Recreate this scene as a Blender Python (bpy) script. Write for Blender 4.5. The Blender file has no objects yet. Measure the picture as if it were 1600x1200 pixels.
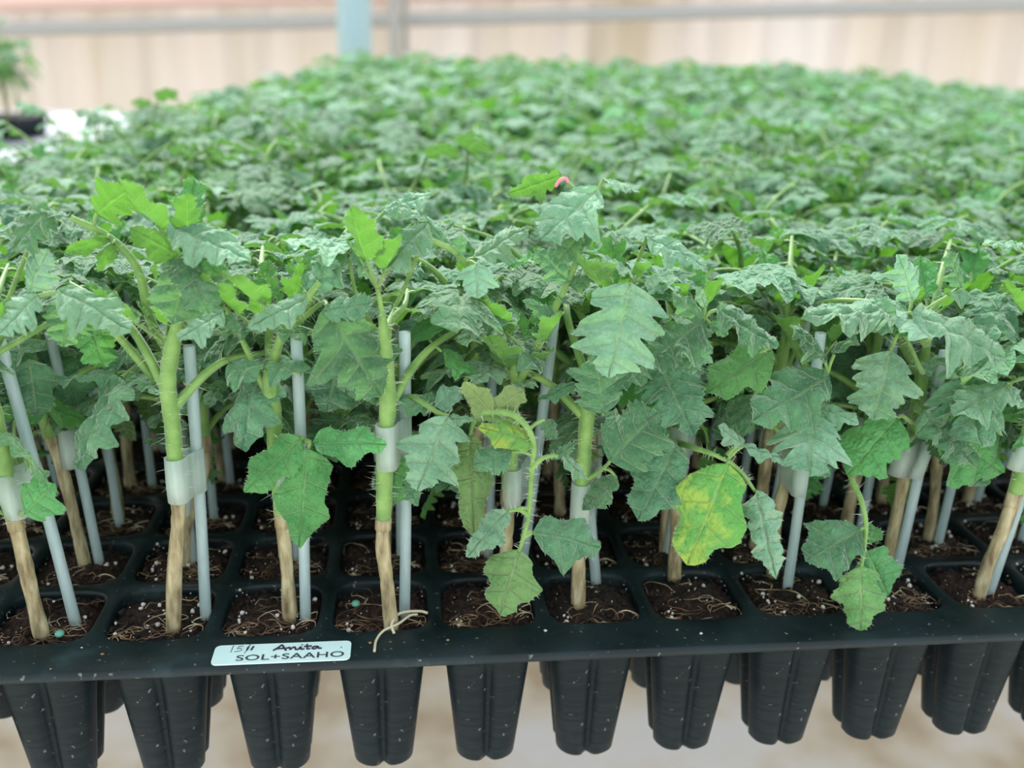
import bpy, math
import numpy as np
from mathutils import Matrix, Vector

# ------------------------------------------------------------------ camera, sky, light, exposure
P = 0.036                                   # one cell pitch of the plug tray, in metres; all layout below is in pitches
PI = math.pi
sc = bpy.context.scene
COL = sc.collection
F_PX, PITCH, YAW, ROLL = 1512.6, 0.3235, 0.1153, -0.0257
CAM = np.array([3.7539, -7.5676, 4.9026])
def cam_axes(p, y, r):
    f = np.array([math.sin(y)*math.cos(p), math.cos(y)*math.cos(p), -math.sin(p)])
    ri = np.array([math.cos(y), -math.sin(y), 0.0]); d = np.cross(f, ri)
    c, s = math.cos(r), math.sin(r)
    return np.array([c*ri+s*d, -s*ri+c*d, f])
RM = cam_axes(PITCH, YAW, ROLL)
cd = bpy.data.cameras.new('camera'); cam = bpy.data.objects.new('camera', cd); COL.objects.link(cam)
cd.sensor_width = 36.0; cd.lens = F_PX/1600*36.0; cd.clip_start = 0.02; cd.clip_end = 60
mw = Matrix.Identity(4)
for i in range(3):
    mw[i][0] = RM[0][i]; mw[i][1] = -RM[1][i]; mw[i][2] = -RM[2][i]; mw[i][3] = CAM[i]*P
cam.matrix_world = mw
cd.dof.use_dof = True; cd.dof.focus_distance = 8.5*P; cd.dof.aperture_fstop = 9.0
sc.camera = cam
def at(px, py, Y):                          # the point of the vertical plane at depth Y seen at a pixel
    d = RM.T @ np.array([(px-800)/F_PX, (py-600)/F_PX, 1.0])
    return CAM + d*((Y-CAM[1])/d[1])
def px_of(p):
    v = RM @ (np.asarray(p, float)-CAM)
    return 800+F_PX*v[0]/v[2], 600+F_PX*v[1]/v[2], v[2]

w = bpy.data.worlds.new('world'); sc.world = w; w.use_nodes = True
nt = w.node_tree; bg = nt.nodes['Background']
tc = nt.nodes.new('ShaderNodeTexCoord'); sx = nt.nodes.new('ShaderNodeSeparateXYZ'); cr = nt.nodes.new('ShaderNodeValToRGB')
nt.links.new(tc.outputs['Generated'], sx.inputs[0]); nt.links.new(sx.outputs['Z'], cr.inputs[0]); nt.links.new(cr.outputs[0], bg.inputs[0])
cr.color_ramp.elements[0].position = 0.0; cr.color_ramp.elements[0].color = (0.97, 0.97, 0.96, 1)
cr.color_ramp.elements[1].position = 0.7; cr.color_ramp.elements[1].color = (0.90, 0.96, 1.04, 1)
bg.inputs[1].default_value = 1.0
sd = bpy.data.lights.new('sun', 'SUN'); so = bpy.data.objects.new('sun', sd); COL.objects.link(so)
sd.energy = 3.0; sd.angle = math.radians(18); sd.color = (1.0, 0.98, 0.93)
so.rotation_euler = (math.radians(-38), math.radians(-14), 0); so.location = (0, 2, 3)   # from behind the bench, above
sc.view_settings.view_transform = 'Standard'; sc.view_settings.look = 'None'
sc.view_settings.exposure = 0.72; sc.view_settings.gamma = 1.0; sc.view_settings.use_curve_mapping = False
sc.cycles.max_bounces = 8; sc.cycles.diffuse_bounces = 4; sc.cycles.transmission_bounces = 5; sc.cycles.transparent_max_bounces = 6

# ------------------------------------------------------------------ mesh builder
class MB:
    def __init__(s): s.v = []; s.q = []; s.t = []; s.qm = []; s.tm = []; s.uv = []; s.n = 0
    def add(s, v, q=None, t=None, m=0, uv=None):
        v = np.asarray(v, float).reshape(-1, 3)
        s.v.append(v)
        if q is not None and len(q): q = np.asarray(q, int); s.q.append(q+s.n); s.qm.append(np.full(len(q), m))
        if t is not None and len(t): t = np.asarray(t, int); s.t.append(t+s.n); s.tm.append(np.full(len(t), m))
        s.uv.append(np.zeros((len(v), 2)) if uv is None else np.asarray(uv, float)); s.n += len(v)
    def merge(s, o, M=None, T=None):
        for k, v in enumerate(o.v):
            vv = v if M is None else v @ M.T
            s.v.append(vv if T is None else vv+T)
        s.q += [q+s.n for q in o.q]; s.t += [t+s.n for t in o.t]; s.qm += o.qm; s.tm += o.tm; s.uv += o.uv; s.n += o.n
    def mesh(s, name, mats, smooth=True, scale=P):
        me = bpy.data.meshes.new(name)
        v = np.concatenate(s.v) if s.v else np.zeros((0, 3))
        q = np.concatenate(s.q) if s.q else np.zeros((0, 4), int); t = np.concatenate(s.t) if s.t else np.zeros((0, 3), int)
        mi = np.concatenate(s.qm+s.tm) if (s.qm or s.tm) else np.zeros(0, int)
        me.vertices.add(len(v)); me.vertices.foreach_set('co', (v*scale).ravel())
        lo = np.concatenate([q.ravel(), t.ravel()]); me.loops.add(len(lo)); me.loops.foreach_set('vertex_index', lo)
        me.polygons.add(len(q)+len(t))
        me.polygons.foreach_set('loop_start', np.concatenate([np.arange(len(q))*4, len(q)*4+np.arange(len(t))*3]))
        me.polygons.foreach_set('material_index', mi)
        me.polygons.foreach_set('use_smooth', np.full(len(mi), smooth))
        uv = np.concatenate(s.uv)[lo]; l = me.uv_layers.new(name='UVMap'); l.data.foreach_set('uv', uv.ravel())
        for m in mats: me.materials.append(m)
        me.update(calc_edges=True); me.validate()
        return me
def link(name, me, parent=None, loc=None):
    o = bpy.data.objects.new(name, me); COL.objects.link(o)
    if parent is not None: o.parent = parent
    if loc is not None: o.location = [c*P for c in loc]
    return o
def tag(o, label=None, cat=None, group=None, kind=None):
    if label: o['label'] = label
    if cat: o['category'] = cat
    if group: o['group'] = group
    if kind: o['kind'] = kind
    return o
def nz(v): v = np.asarray(v, float); return v/(np.linalg.norm(v)+1e-12)
def spline(pts, n=5):                       # Catmull-Rom through points
    p = np.asarray(pts, float)
    if len(p) < 3: return np.array([p[0]+(p[-1]-p[0])*k/n for k in range(n+1)])
    e = np.vstack([2*p[0]-p[1], p, 2*p[-1]-p[-2]]); o = []
    for i in range(1, len(e)-2):
        a, b, c, d = e[i-1], e[i], e[i+1], e[i+2]
        for k in range(n):
            t = k/n; o.append(0.5*((2*b)+(-a+c)*t+(2*a-5*b+4*c-d)*t*t+(-a+3*b-3*c+d)*t**3))
    o.append(e[-2]); return np.array(o)
def tube(mb, path, r, ns=7, m=0, cap=True, hollow=False):
    path = np.asarray(path, float); n = len(path); r = np.broadcast_to(np.asarray(r, float), (n,))
    tg = np.gradient(path, axis=0); up = nz([0.31, -0.87, 0.2]) if abs(nz(tg[0])[2]) > .6 else np.array([0, 0, 1.0])
    a = np.linspace(0, 2*PI, ns, endpoint=False); V = []; x = None
    for i in range(n):
        T = nz(tg[i]); x = nz(np.cross(T, up)) if x is None else nz(x-T*np.dot(x, T)); y = np.cross(T, x)
        V.append(path[i]+r[i]*(np.cos(a)[:, None]*x+np.sin(a)[:, None]*y))
    V = np.concatenate(V); q = []
    i = np.arange(n-1)[:, None]*ns; j = np.arange(ns)[None, :]; k = (j+1) % ns
    q = np.stack([i+j, i+k, i+ns+k, i+ns+j], -1).reshape(-1, 4)
    uv = np.stack([np.tile(np.arange(ns)/ns, n), np.repeat(np.linspace(0, 1, n), ns)], -1)
    t = []
    if cap:
        V = np.vstack([V, path[0], path[-1]]); uv = np.vstack([uv, [0, 0], [0, 1]])
        t = [[n*ns, (c+1) % ns, c] for c in range(ns)]+[[n*ns+1, (n-1)*ns+c, (n-1)*ns+(c+1) % ns] for c in range(ns)]
    mb.add(V, q, t, m, uv)
def box(mb, lo, hi, m=0, M=None):
    x0, y0, z0 = lo; x1, y1, z1 = hi
    v = np.array([[x, y, z] for z in (z0, z1) for y in (y0, y1) for x in (x0, x1)], float)
    if M is not None: v = v @ M.T
    mb.add(v, [[0, 2, 3, 1], [4, 5, 7, 6], [0, 1, 5, 4], [2, 6, 7, 3], [0, 4, 6, 2], [1, 3, 7, 5]], m=m)
def hairs(mb, path, rad, rng, per=60, ln=.07, wd=.0032, m=0):     # short stiff hairs standing off a stem
    path = np.asarray(path); L = np.linalg.norm(np.diff(path, axis=0), axis=1); n = int(L.sum()*per)
    if n < 1: return
    cum = np.r_[0, np.cumsum(L)]; s = rng.random(n)*cum[-1]; i = np.clip(np.searchsorted(cum, s)-1, 0, len(L)-1)
    f = (s-cum[i])/(L[i]+1e-9); b = path[i]+(path[i+1]-path[i])*f[:, None]
    T = (path[i+1]-path[i])/(L[i][:, None]+1e-9); d = rng.normal(size=(n, 3)); d -= T*(d*T).sum(1)[:, None]; d /= np.linalg.norm(d, axis=1)[:, None]+1e-9
    rr = np.interp(s, cum, np.broadcast_to(rad, (len(path),)))
    b = b+d*rr[:, None]*.95; l = ln*(.4+.8*rng.random(n)); tip = b+(d+.35*rng.normal(size=(n, 3)))*l[:, None]
    V = np.stack([b-T*wd*.5, b+T*wd*.5, tip], 1).reshape(-1, 3); mb.add(V, t=np.arange(3*n).reshape(-1, 3), m=m)

# ------------------------------------------------------------------ materials (all procedural)
def mat(name, col=(.5, .5, .5), rough=.5, **k):
    m = bpy.data.materials.new(name); m.use_nodes = True; b = m.node_tree.nodes['Principled BSDF']
    b.inputs['Base Color'].default_value = (*col, 1); b.inputs['Roughness'].default_value = rough
    for a, v in k.items(): b.inputs[a.replace('_', ' ')].default_value = v
    return m
def N(m, t, **k):
    n = m.node_tree.nodes.new('ShaderNode'+t)
    for a, v in k.items(): setattr(n, a, v)
    return n
def LK(m, a, b): m.node_tree.links.new(a, b)
def ramp(m, fac, stops):
    r = N(m, 'ValToRGB'); e = r.color_ramp.elements
    while len(e) < len(stops): e.new(.5)
    for k, (p, c) in enumerate(stops): e[k].position = p; e[k].color = (*c, 1) if len(c) == 3 else c
    LK(m, fac, r.inputs[0]); return r.outputs[0]
def noise(m, scale, detail=3, vec='Object', rough=.5, mapping=None):
    t = N(m, 'TexCoord'); n = N(m, 'TexNoise'); n.inputs['Scale'].default_value = scale; n.inputs['Detail'].default_value = detail; n.inputs['Roughness'].default_value = rough
    src = t.outputs[vec]
    if mapping:
        mp = N(m, 'Mapping'); mp.inputs['Scale'].default_value = mapping; LK(m, src, mp.inputs[0]); src = mp.outputs[0]
    LK(m, src, n.inputs['Vector']); return n.outputs['Fac']
def mth(m, op, a, b=None, c=None):
    n = N(m, 'Math', operation=op)
    for k, v in enumerate((a, b, c)):
        if v is None: continue
        if isinstance(v, (int, float)): n.inputs[k].default_value = v
        else: LK(m, v, n.inputs[k])
    return n.outputs[0]
def mix(m, f, a, b, bt='MIX'):
    n = N(m, 'Mix', data_type='RGBA', blend_type=bt)
    for k, v in ((0, f), (6, a), (7, b)):
        if isinstance(v, (int, float)): n.inputs[k].default_value = v
        elif isinstance(v, tuple): n.inputs[k].default_value = (*v, 1)
        else: LK(m, v, n.inputs[k])
    return n.outputs[2]
def bump(m, h, st, dist=.0004):
    b = N(m, 'Bump'); b.inputs['Strength'].default_value = st; b.inputs['Distance'].default_value = dist; LK(m, h, b.inputs['Height']); return b.outputs[0]

def leaf_mat(name, top, top2, under, vein, trans, spots=None, sheen=.75, tf=.32):
    m = mat(name); b = m.node_tree.nodes['Principled BSDF']; out = m.node_tree.nodes['Material Output']
    uv = N(m, 'UVMap'); s = N(m, 'SeparateXYZ'); LK(m, uv.outputs[0], s.inputs[0])
    fr = mth(m, 'FRACT', s.outputs[0]); dv = mth(m, 'ABSOLUTE', mth(m, 'SUBTRACT', fr, .5)); ds = mth(m, 'ABSOLUTE', s.outputs[1])
    v1 = ramp(m, dv, [(.008, (1, 1, 1)), (.05, (0, 0, 0))]); v2 = ramp(m, ds, [(.02, (1, 1, 1)), (.075, (0, 0, 0))])
    vn = mth(m, 'MAXIMUM', v1, v2)
    oi = N(m, 'ObjectInfo'); n1 = noise(m, 110, 4); n2 = noise(m, 2400, 2); n3 = noise(m, 24, 1)
    c = mix(m, ramp(m, n1, [(.40, (0, 0, 0)), (.60, (1, 1, 1))]), top, top2)
    c = mix(m, ramp(m, n3, [(.40, (0, 0, 0)), (.62, (.45, .45, .45))]), c, tuple(min(1, x*1.45) for x in top2))
    c = mix(m, mth(m, 'MULTIPLY', vn, .50), c, vein)
    sp = ramp(m, n2, [(.58, (0, 0, 0)), (.76, (.42, .42, .42))])          # fine pale down on the blade
    c = mix(m, sp, c, (.52, .62, .54))
    if spots:
        n4 = noise(m, 75, 4, rough=.65); c = mix(m, ramp(m, n4, [(.50, (0, 0, 0)), (.58, (.9, .9, .9))]), c, spots)
    hv = N(m, 'HueSaturation'); LK(m, c, hv.inputs['Color']); LK(m, mth(m, 'MULTIPLY_ADD', oi.outputs['Random'], .5, .75), hv.inputs['Value'])
    LK(m, mth(m, 'MULTIPLY_ADD', oi.outputs['Random'], .03, .485), hv.inputs['Hue'])
    g = N(m, 'NewGeometry'); uc = mix(m, mth(m, 'MULTIPLY', vn, .7), under, tuple(min(1, x*1.9) for x in under))
    cc = mix(m, g.outputs['Backfacing'], hv.outputs[0], uc); LK(m, cc, b.inputs['Base Color'])
    b.inputs['Roughness'].default_value = .55; b.inputs['Sheen Weight'].default_value = sheen; b.inputs['Sheen Roughness'].default_value = .5
    b.inputs['Sheen Tint'].default_value = (.84, 1, .86, 1); b.inputs['Specular IOR Level'].default_value = .22
    n5 = noise(m, 480, 4)
    tc = N(m, 'TexCoord'); vo = N(m, 'TexVoronoi', feature='SMOOTH_F1'); vo.inputs['Scale'].default_value = 520; vo.inputs['Smoothness'].default_value = .6
    wp = N(m, 'MixRGB'); wp.inputs[0].default_value = .006; LK(m, tc.outputs['Object'], wp.inputs[1]); nw = N(m, 'TexNoise'); nw.inputs['Scale'].default_value = 200; LK(m, tc.outputs['Object'], nw.inputs['Vector']); LK(m, nw.outputs['Color'], wp.inputs[2])
    LK(m, wp.outputs[0], vo.inputs['Vector']); qu = mth(m, 'MULTIPLY', vo.outputs['Distance'], -.8)
    hgt = mth(m, 'ADD', mth(m, 'ADD', qu, mth(m, 'MULTIPLY', n5, .8)), mth(m, 'MULTIPLY', vn, -.35)); bn = bump(m, hgt, 1.0, .0011); LK(m, bn, b.inputs['Normal'])
    tr = N(m, 'BsdfTranslucent'); tr.inputs[0].default_value = (*trans, 1)
    tcx = mix(m, mth(m, 'MULTIPLY', vn, .5), trans, tuple(min(1, x*1.5) for x in trans)); LK(m, tcx, tr.inputs[0])
    mx = N(m, 'MixShader'); mx.inputs[0].default_value = tf; LK(m, b.outputs[0], mx.inputs[1]); LK(m, tr.outputs[0], mx.inputs[2]); LK(m, mx.outputs[0], out.inputs[0])
    return m
M_BLUE = leaf_mat('leaf_blue_green', (.031, .120, .054), (.090, .245, .115), (.13, .26, .06), (.24, .42, .20), (.17, .44, .06), tf=.27)
M_PALE = leaf_mat('leaf_pale_green', (.088, .240, .132), (.20, .39, .24), (.17, .31, .08), (.34, .52, .28), (.20, .48, .08), tf=.27)
M_GREEN = leaf_mat('leaf_fresh_green', (.055, .23, .060), (.10, .33, .095), (.10, .25, .045), (.24, .46, .16), (.17, .48, .04), sheen=.3)
M_YEL = leaf_mat('leaf_yellowing', (.11, .36, .07), (.17, .42, .09), (.25, .40, .09), (.36, .55, .18), (.40, .66, .08), spots=(.36, .52, .09), sheen=.25)
M_OLIVE = leaf_mat('leaf_olive_underside', (.11, .28, .085), (.17, .36, .12), (.22, .33, .12), (.34, .45, .22), (.33, .45, .10), sheen=.3)
LEAFM = {'b': M_BLUE, 'p': M_PALE, 'g': M_GREEN, 'y': M_YEL, 'o': M_OLIVE}
M_PET = mat('petiole_green', (.17, .34, .055), .5, Subsurface_Weight=.0); b = M_PET.node_tree.nodes['Principled BSDF']
LK(M_PET, ramp(M_PET, noise(M_PET, 180, 3), [(.3, (.10, .235, .04)), (.7, (.20, .37, .085))]), b.inputs['Base Color']); b.inputs['Sheen Weight'].default_value = .3
M_HAIR = mat('plant_hair', (.62, .72, .60), .5)
M_BARK = mat('stem_bark', (.4, .32, .18), .75); b = M_BARK.node_tree.nodes['Principled BSDF']
nb = noise(M_BARK, 420, 7, mapping=(1, 1, .25)); LK(M_BARK, ramp(M_BARK, nb, [(.30, (.13, .10, .05)), (.48, (.30, .26, .14)), (.70, (.50, .46, .29))]), b.inputs['Base Color'])
LK(M_BARK, bump(M_BARK, noise(M_BARK, 700, 5, mapping=(1, 1, .3)), .6, .0006), b.inputs['Normal'])
def translucent(name, col, rough, tr, alpha):
    m = mat(name, col, rough); out = m.node_tree.nodes['Material Output']; b = m.node_tree.nodes['Principled BSDF']; b.inputs['Specular IOR Level'].default_value = .5
    t = N(m, 'BsdfTranslucent'); t.inputs[0].default_value = (*tr, 1); a = N(m, 'MixShader'); a.inputs[0].default_value = .5
    LK(m, b.outputs[0], a.inputs[1]); LK(m, t.outputs[0], a.inputs[2])
    tp = N(m, 'BsdfTransparent'); tp.inputs[0].default_value = (.88, .95, .94, 1); c = N(m, 'MixShader')
    nn = noise(m, 300, 3, mapping=(1, 1, .15)); LK(m, ramp(m, nn, [(.3, (alpha*.6,)*3), (.7, (alpha*1.3,)*3)]), c.inputs[0])
    LK(m, a.outputs[0], c.inputs[1]); LK(m, tp.outputs[0], c.inputs[2]); LK(m, c.outputs[0], out.inputs[0]); return m
M_STAKE = translucent('clear_plastic_tube', (.70, .82, .83), .22, (.74, .86, .88), .42)
M_CLIP = translucent('milky_silicone', (.74, .84, .80), .35, (.76, .88, .80), .40)
M_TRAY = mat('tray_plastic', (.012, .022, .024), .38); b = M_TRAY.node_tree.nodes['Principled BSDF']
n1 = noise(M_TRAY, 45, 5); n2 = noise(M_TRAY, 900, 2, mapping=(1, 1, .3)); n3 = noise(M_TRAY, 520, 1)
c = ramp(M_TRAY, n1, [(.35, (.004, .010, .012)), (.62, (.009, .021, .025)), (.8, (.03, .06, .065))])
c = mix(M_TRAY, ramp(M_TRAY, n3, [(.70, (0, 0, 0)), (.78, (.45, .45, .45))]), c, (.30, .33, .30)); LK(M_TRAY, c, b.inputs['Base Color'])
b.inputs['Specular IOR Level'].default_value = .3
LK(M_TRAY, ramp(M_TRAY, n1, [(.3, (.32,)*3), (.7, (.6,)*3)]), b.inputs['Roughness']); LK(M_TRAY, bump(M_TRAY, n2, .15, .0003), b.inputs['Normal'])
M_POT = mat('pot_plastic', (.012, .016, .017), .45, Specular_IOR_Level=.14); b = M_POT.node_tree.nodes['Principled BSDF']
n1 = noise(M_POT, 260, 3, mapping=(.25, .25, 3)); n3 = noise(M_POT, 480, 1)
c = ramp(M_POT, n1, [(.35, (.004, .009, .011)), (.7, (.009, .018, .022))]); c = mix(M_POT, ramp(M_POT, n3, [(.71, (0, 0, 0)), (.78, (.35, .35, .35))]), c, (.3, .32, .32)); LK(M_POT, c, b.inputs['Base Color'])
LK(M_POT, bump(M_POT, n1, .12, .0003), b.inputs['Normal'])
M_SOIL = mat('peat', (.04, .025, .018), .9); b = M_SOIL.node_tree.nodes['Principled BSDF']
oi = N(M_SOIL, 'ObjectInfo'); n1 = noise(M_SOIL, 520, 6, rough=.7); n2 = noise(M_SOIL, 90, 3)
c = ramp(M_SOIL, n1, [(.40, (.003, .002, .002)), (.54, (.022, .013, .009)), (.75, (.10, .055, .033))])
c2 = ramp(M_SOIL, n1, [(.40, (.006, .003, .002)), (.54, (.045, .018, .011)), (.75, (.19, .085, .05))])
LK(M_SOIL, mix(M_SOIL, ramp(M_SOIL, mth(M_SOIL, 'ADD', mth(M_SOIL, 'MULTIPLY', oi.outputs['Random'], .35), n2), [(.55, (0, 0, 0)), (.85, (1, 1, 1))]), c, c2), b.inputs['Base Color'])
LK(M_SOIL, bump(M_SOIL, n1, 1.0, .002), b.inputs['Normal'])
M_ROOT = mat('root_fibre', (.40, .30, .17), .6); b = M_ROOT.node_tree.nodes['Principled BSDF']
LK(M_ROOT, ramp(M_ROOT, noise(M_ROOT, 120, 2), [(.38, (.07, .035, .02)), (.5, (.24, .15, .08)), (.60, (.50, .40, .25)), (.72, (.72, .66, .50))]), b.inputs['Base Color'])
M_PERL = mat('perlite', (.62, .60, .55), .8)
M_PELLET = mat('teal_pellet', (.12, .38, .28), .5)
M_LABEL = mat('label_paper', (.66, .90, .90), .35)
M_INK = mat('ink', (.03, .02, .05), .5); M_INK2 = mat('thin_ink', (.12, .13, .22), .5); M_PRINT = mat('print', (.05, .06, .07), .6)
M_PINK = mat('pink_ribbon', (.75, .22, .30), .5)
def blotch(name, stops, sc1, sc2, mp=None, rough=.7, det=3):
    m = mat(name, rough=rough); b = m.node_tree.nodes['Principled BSDF']
    a = mth(m, 'ADD', mth(m, 'MULTIPLY', noise(m, sc1, det, mapping=mp), .65), mth(m, 'MULTIPLY', noise(m, sc2, 2), .35))
    LK(m, ramp(m, a, stops), b.inputs['Base Color']); return m
M_FLOOR = blotch('pale_ground_cover', [(.41, (.68, .55, .38)), (.47, (.88, .78, .62)), (.53, (.95, .89, .80)), (.59, (.97, .96, .94))], 5.0, 1.6, det=5)
M_WALL = blotch('plastic_film_wall', [(.38, (.48, .42, .32)), (.47, (.62, .56, .48)), (.56, (.66, .60, .55)), (.66, (.74, .70, .67))], .8, .35, mp=(2.2, 1, .35))
for m in (M_WALL,):                          # the film lets daylight through from outside
    b = m.node_tree.nodes['Principled BSDF']; t = N(m, 'BsdfTranslucent'); LK(m, b.inputs['Base Color'].links[0].from_socket, t.inputs[0]); mx = N(m, 'MixShader'); mx.inputs[0].default_value = .12
    LK(m, b.outputs[0], mx.inputs[1]); LK(m, t.outputs[0], mx.inputs[2]); LK(m, mx.outputs[0], m.node_tree.nodes['Material Output'].inputs[0])
M_BENCH = blotch('bench_sheet', [(.3, (.30, .34, .38)), (.6, (.50, .54, .60))], 3, 1, mp=(1, 4, 1), rough=.4)
M_STEEL = mat('galvanised_steel', (.42, .46, .46), .45, Metallic=.3)
M_POST = mat('painted_teal_post', (.33, .48, .49), .4)
M_GREY = mat('grey_rail', (.34, .35, .34), .6)

# ------------------------------------------------------------------ setting
ZB = -1.66                                   # top of the bench sheet under the pots
ZF = -22.0                                   # greenhouse floor
def structure(name, mb, mats, **k): return tag(link(name, mb.mesh(name, mats, k.get('smooth', False))), kind='structure')
mb = MB(); v = [(-260, -60, ZF), (320, -60, ZF), (320, 330, ZF), (-260, 330, ZF)]; mb.add(v, [[0, 1, 2, 3]]); structure('floor', mb, [M_FLOOR])
fw = np.array([RM[2][0], RM[2][1], 0]); fw = nz(fw); rt = np.array([fw[1], -fw[0], 0])
WD = 205.0
def wl(s, d, z): q = CAM*np.array([1, 1, 0])+rt*s+fw*d; return (q[0], q[1], z)
mb = MB(); ss = np.linspace(-260, 300, 260); wv = [wl(s, WD+1.6*math.sin(s*.55)+1.1*math.sin(s*1.31+1), z) for s in ss for z in np.linspace(ZF, 95, 3)]
mb.add(wv, [[i*3+k, (i+1)*3+k, (i+1)*3+k+1, i*3+k+1] for i in range(259) for k in range(2)]); structure('wall_back', mb, [M_WALL], smooth=True)
def rail(name, y0, y1, dist, thick, label):
    a = at_dist(0, y0, dist); b_ = at_dist(1600, y1, dist); d = b_-a; mb = MB(); tube(mb, [a-d*.6, a, b_, b_+d*.6], thick, 8); return mb
def at_dist(px, py, D):
    d = RM.T @ np.array([(px-800)/F_PX, (py-600)/F_PX, 1.0]); return CAM+d*(D/np.dot(d, fw))
mb = rail('trim_1', 47, 7, 196, 1.25, ''); o = tag(link('trim_1', mb.mesh('trim_1', [M_GREY])), kind='structure')
mb = rail('trim_2', 4, -34, 199, 1.6, ''); tag(link('trim_2', mb.mesh('trim_2', [mat('pinkish_band', (.70, .50, .45), .7)])), kind='structure')
# bench: a pale sheet on a steel frame, long side running away from the camera
be = link('greenhouse_bench', None, loc=(-5, 50, ZF)); tag(be, 'long pale bench carrying all the seedling trays, seen at the left edge', 'bench')
mb = MB(); box(mb, (-45, 3.1, ZB-.35), (68, 106, ZB)); o = link('bench_top', mb.mesh('bench_top', [M_BENCH], False), be); o.location = (5*P, -50*P, -ZF*P)
for x in (-43, -5, 30, 66):
    for y in (5, 54, 104):
        mb = MB(); tube(mb, [(x, y, ZF), (x, y, ZB-.35)], .6, 10); o = link('leg', mb.mesh('leg', [M_STEEL]), be); o.location = (5*P, -50*P, -ZF*P)
# posts far behind
def post(px, D, r, m, name, lab):
    a = at_dist(px, 60, D); e = link(name, None, loc=(a[0], a[1], ZF)); tag(e, lab, 'post')
    mb = MB(); tube(mb, [(0, 0, 0), (0, 0, 90)], r, 24); link('shaft', mb.mesh('shaft', [m]), e)
    mb = MB(); box(mb, (-r*1.7, -r*1.7, 0), (r*1.7, r*1.7, .4)); link('base_plate', mb.mesh('base_plate', [M_STEEL], False), e); return e
post(554, 118, 1.95, M_POST, 'support_post', 'thick pale teal round post rising behind the seedlings')
post(617, 188, 1.0, M_GREY, 'support_post', 'thin grey post just right of the teal post, against the wall')
post(634, 190, .6, M_GREY, 'support_post', 'thinnest pale grey post, right of the other two, against the wall')

# ------------------------------------------------------------------ leaves
def blade(mb, base, tip, hint, wr=.6, nv=5, lobe=.35, sag=.10, cup=.12, wave=.03, nt=34, ns=15, m=0, rng=None, puff=.030, skew=0., hair=0, hm=0):
    base = np.asarray(base, float); tip = np.asarray(tip, float); L = np.linalg.norm(tip-base); T = nz(tip-base)
    Nn = np.asarray(hint, float); Nn = nz(Nn-T*np.dot(Nn, T)); S = np.cross(Nn, T)
    rng = rng or np.random.default_rng(1); ph = rng.random(6)*6.28
    t0 = np.linspace(0, 1, nt)[:, None]; s = np.linspace(-1, 1, ns)[None, :]; a = np.abs(s); sg = np.where(s < 0, -1., 1.)
    env = (np.sin(PI*np.clip(t0, 0, 1)**.66)**.68); env = np.where(t0 >= 1, 0, env)*(1-.12*t0)+.012
    phi = np.radians(74-30*t0)
    x = nv*t0+np.where(s < 0, .0, .22); mm = np.mod(x, 1.0); fr = np.abs(2*mm-1)
    rl = 1+.20*np.sin(x*2.9+sg*1.9+ph[0])
    lb = rl*(1-lobe*(1-.40*t0)*(.65*fr**2+.35*fr**6))*(1+.05*min(1, lobe/.3)*np.cos(x*2*PI*2+ph[1]))
    ell = wr*.5*L*env*lb/np.sin(phi)
    u = t0*L*.93+a*ell*np.cos(phi)*.8*(1-t0**3); vv = sg*a*ell*np.sin(phi)*(1+skew*sg)
    un = u/L
    pf = puff*L*1.9*(np.abs(np.cos(PI*mm))**1.25-.5)*np.clip(a*3, 0, 1)*env + puff*L*1.4*np.clip(a*6, 0, 1) + puff*L*.45*np.sin(a*13+x*2*PI)*np.sin(x*4*PI+ph[2])*np.clip(a*3, 0, 1)*env
    q = vv/(wr*.5*L+1e-9)
    wv = pf-cup*L*.5*q*q-sag*L*(un**2-un*.35)+wave*L*a*a*(np.sin(x*2*PI*.5+ph[2]*sg)+.6*np.sin(un*9+ph[3]+sg))
    wv = wv+.02*L*np.sin(un*7+ph[4])*np.sin(q*3+ph[5])
    V = base+u[..., None]*T+vv[..., None]*S+wv[..., None]*Nn
    uv = np.stack([x, np.broadcast_to(s, x.shape)], -1).reshape(-1, 2)
    i = np.arange(nt-1)[:, None]*ns; j = np.arange(ns-1)[None, :]
    qd = np.stack([i+j, i+ns+j, i+ns+j+1, i+j+1], -1).reshape(-1, 4)
    mb.add(V.reshape(-1, 3), qd, m=m, uv=uv)
    if hair:
        for col, sd_ in ((0, -1), (ns-1, 1)):
            e = V[:, col]; n = int(hair*L*1.8); f = rng.random(n)*(nt-2); ii = f.astype(int); b = e[ii]+(e[ii+1]-e[ii])*(f-ii)[:, None]
            d = S*sd_*.8+T*.5+Nn*.35+.45*rng.normal(size=(n, 3)); l = .010+.018*rng.random(n); tp = b+d*l[:, None]*.8
            o = T*.0014
            mb.add(np.stack([b-o, b+o, tp], 1).reshape(-1, 3), t=np.arange(3*n).reshape(-1, 3), m=hm)
UP = np.array([0, 0, 1.0])
HI, MID, LO = (36, 13), (18, 9), (8, 5)
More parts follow.
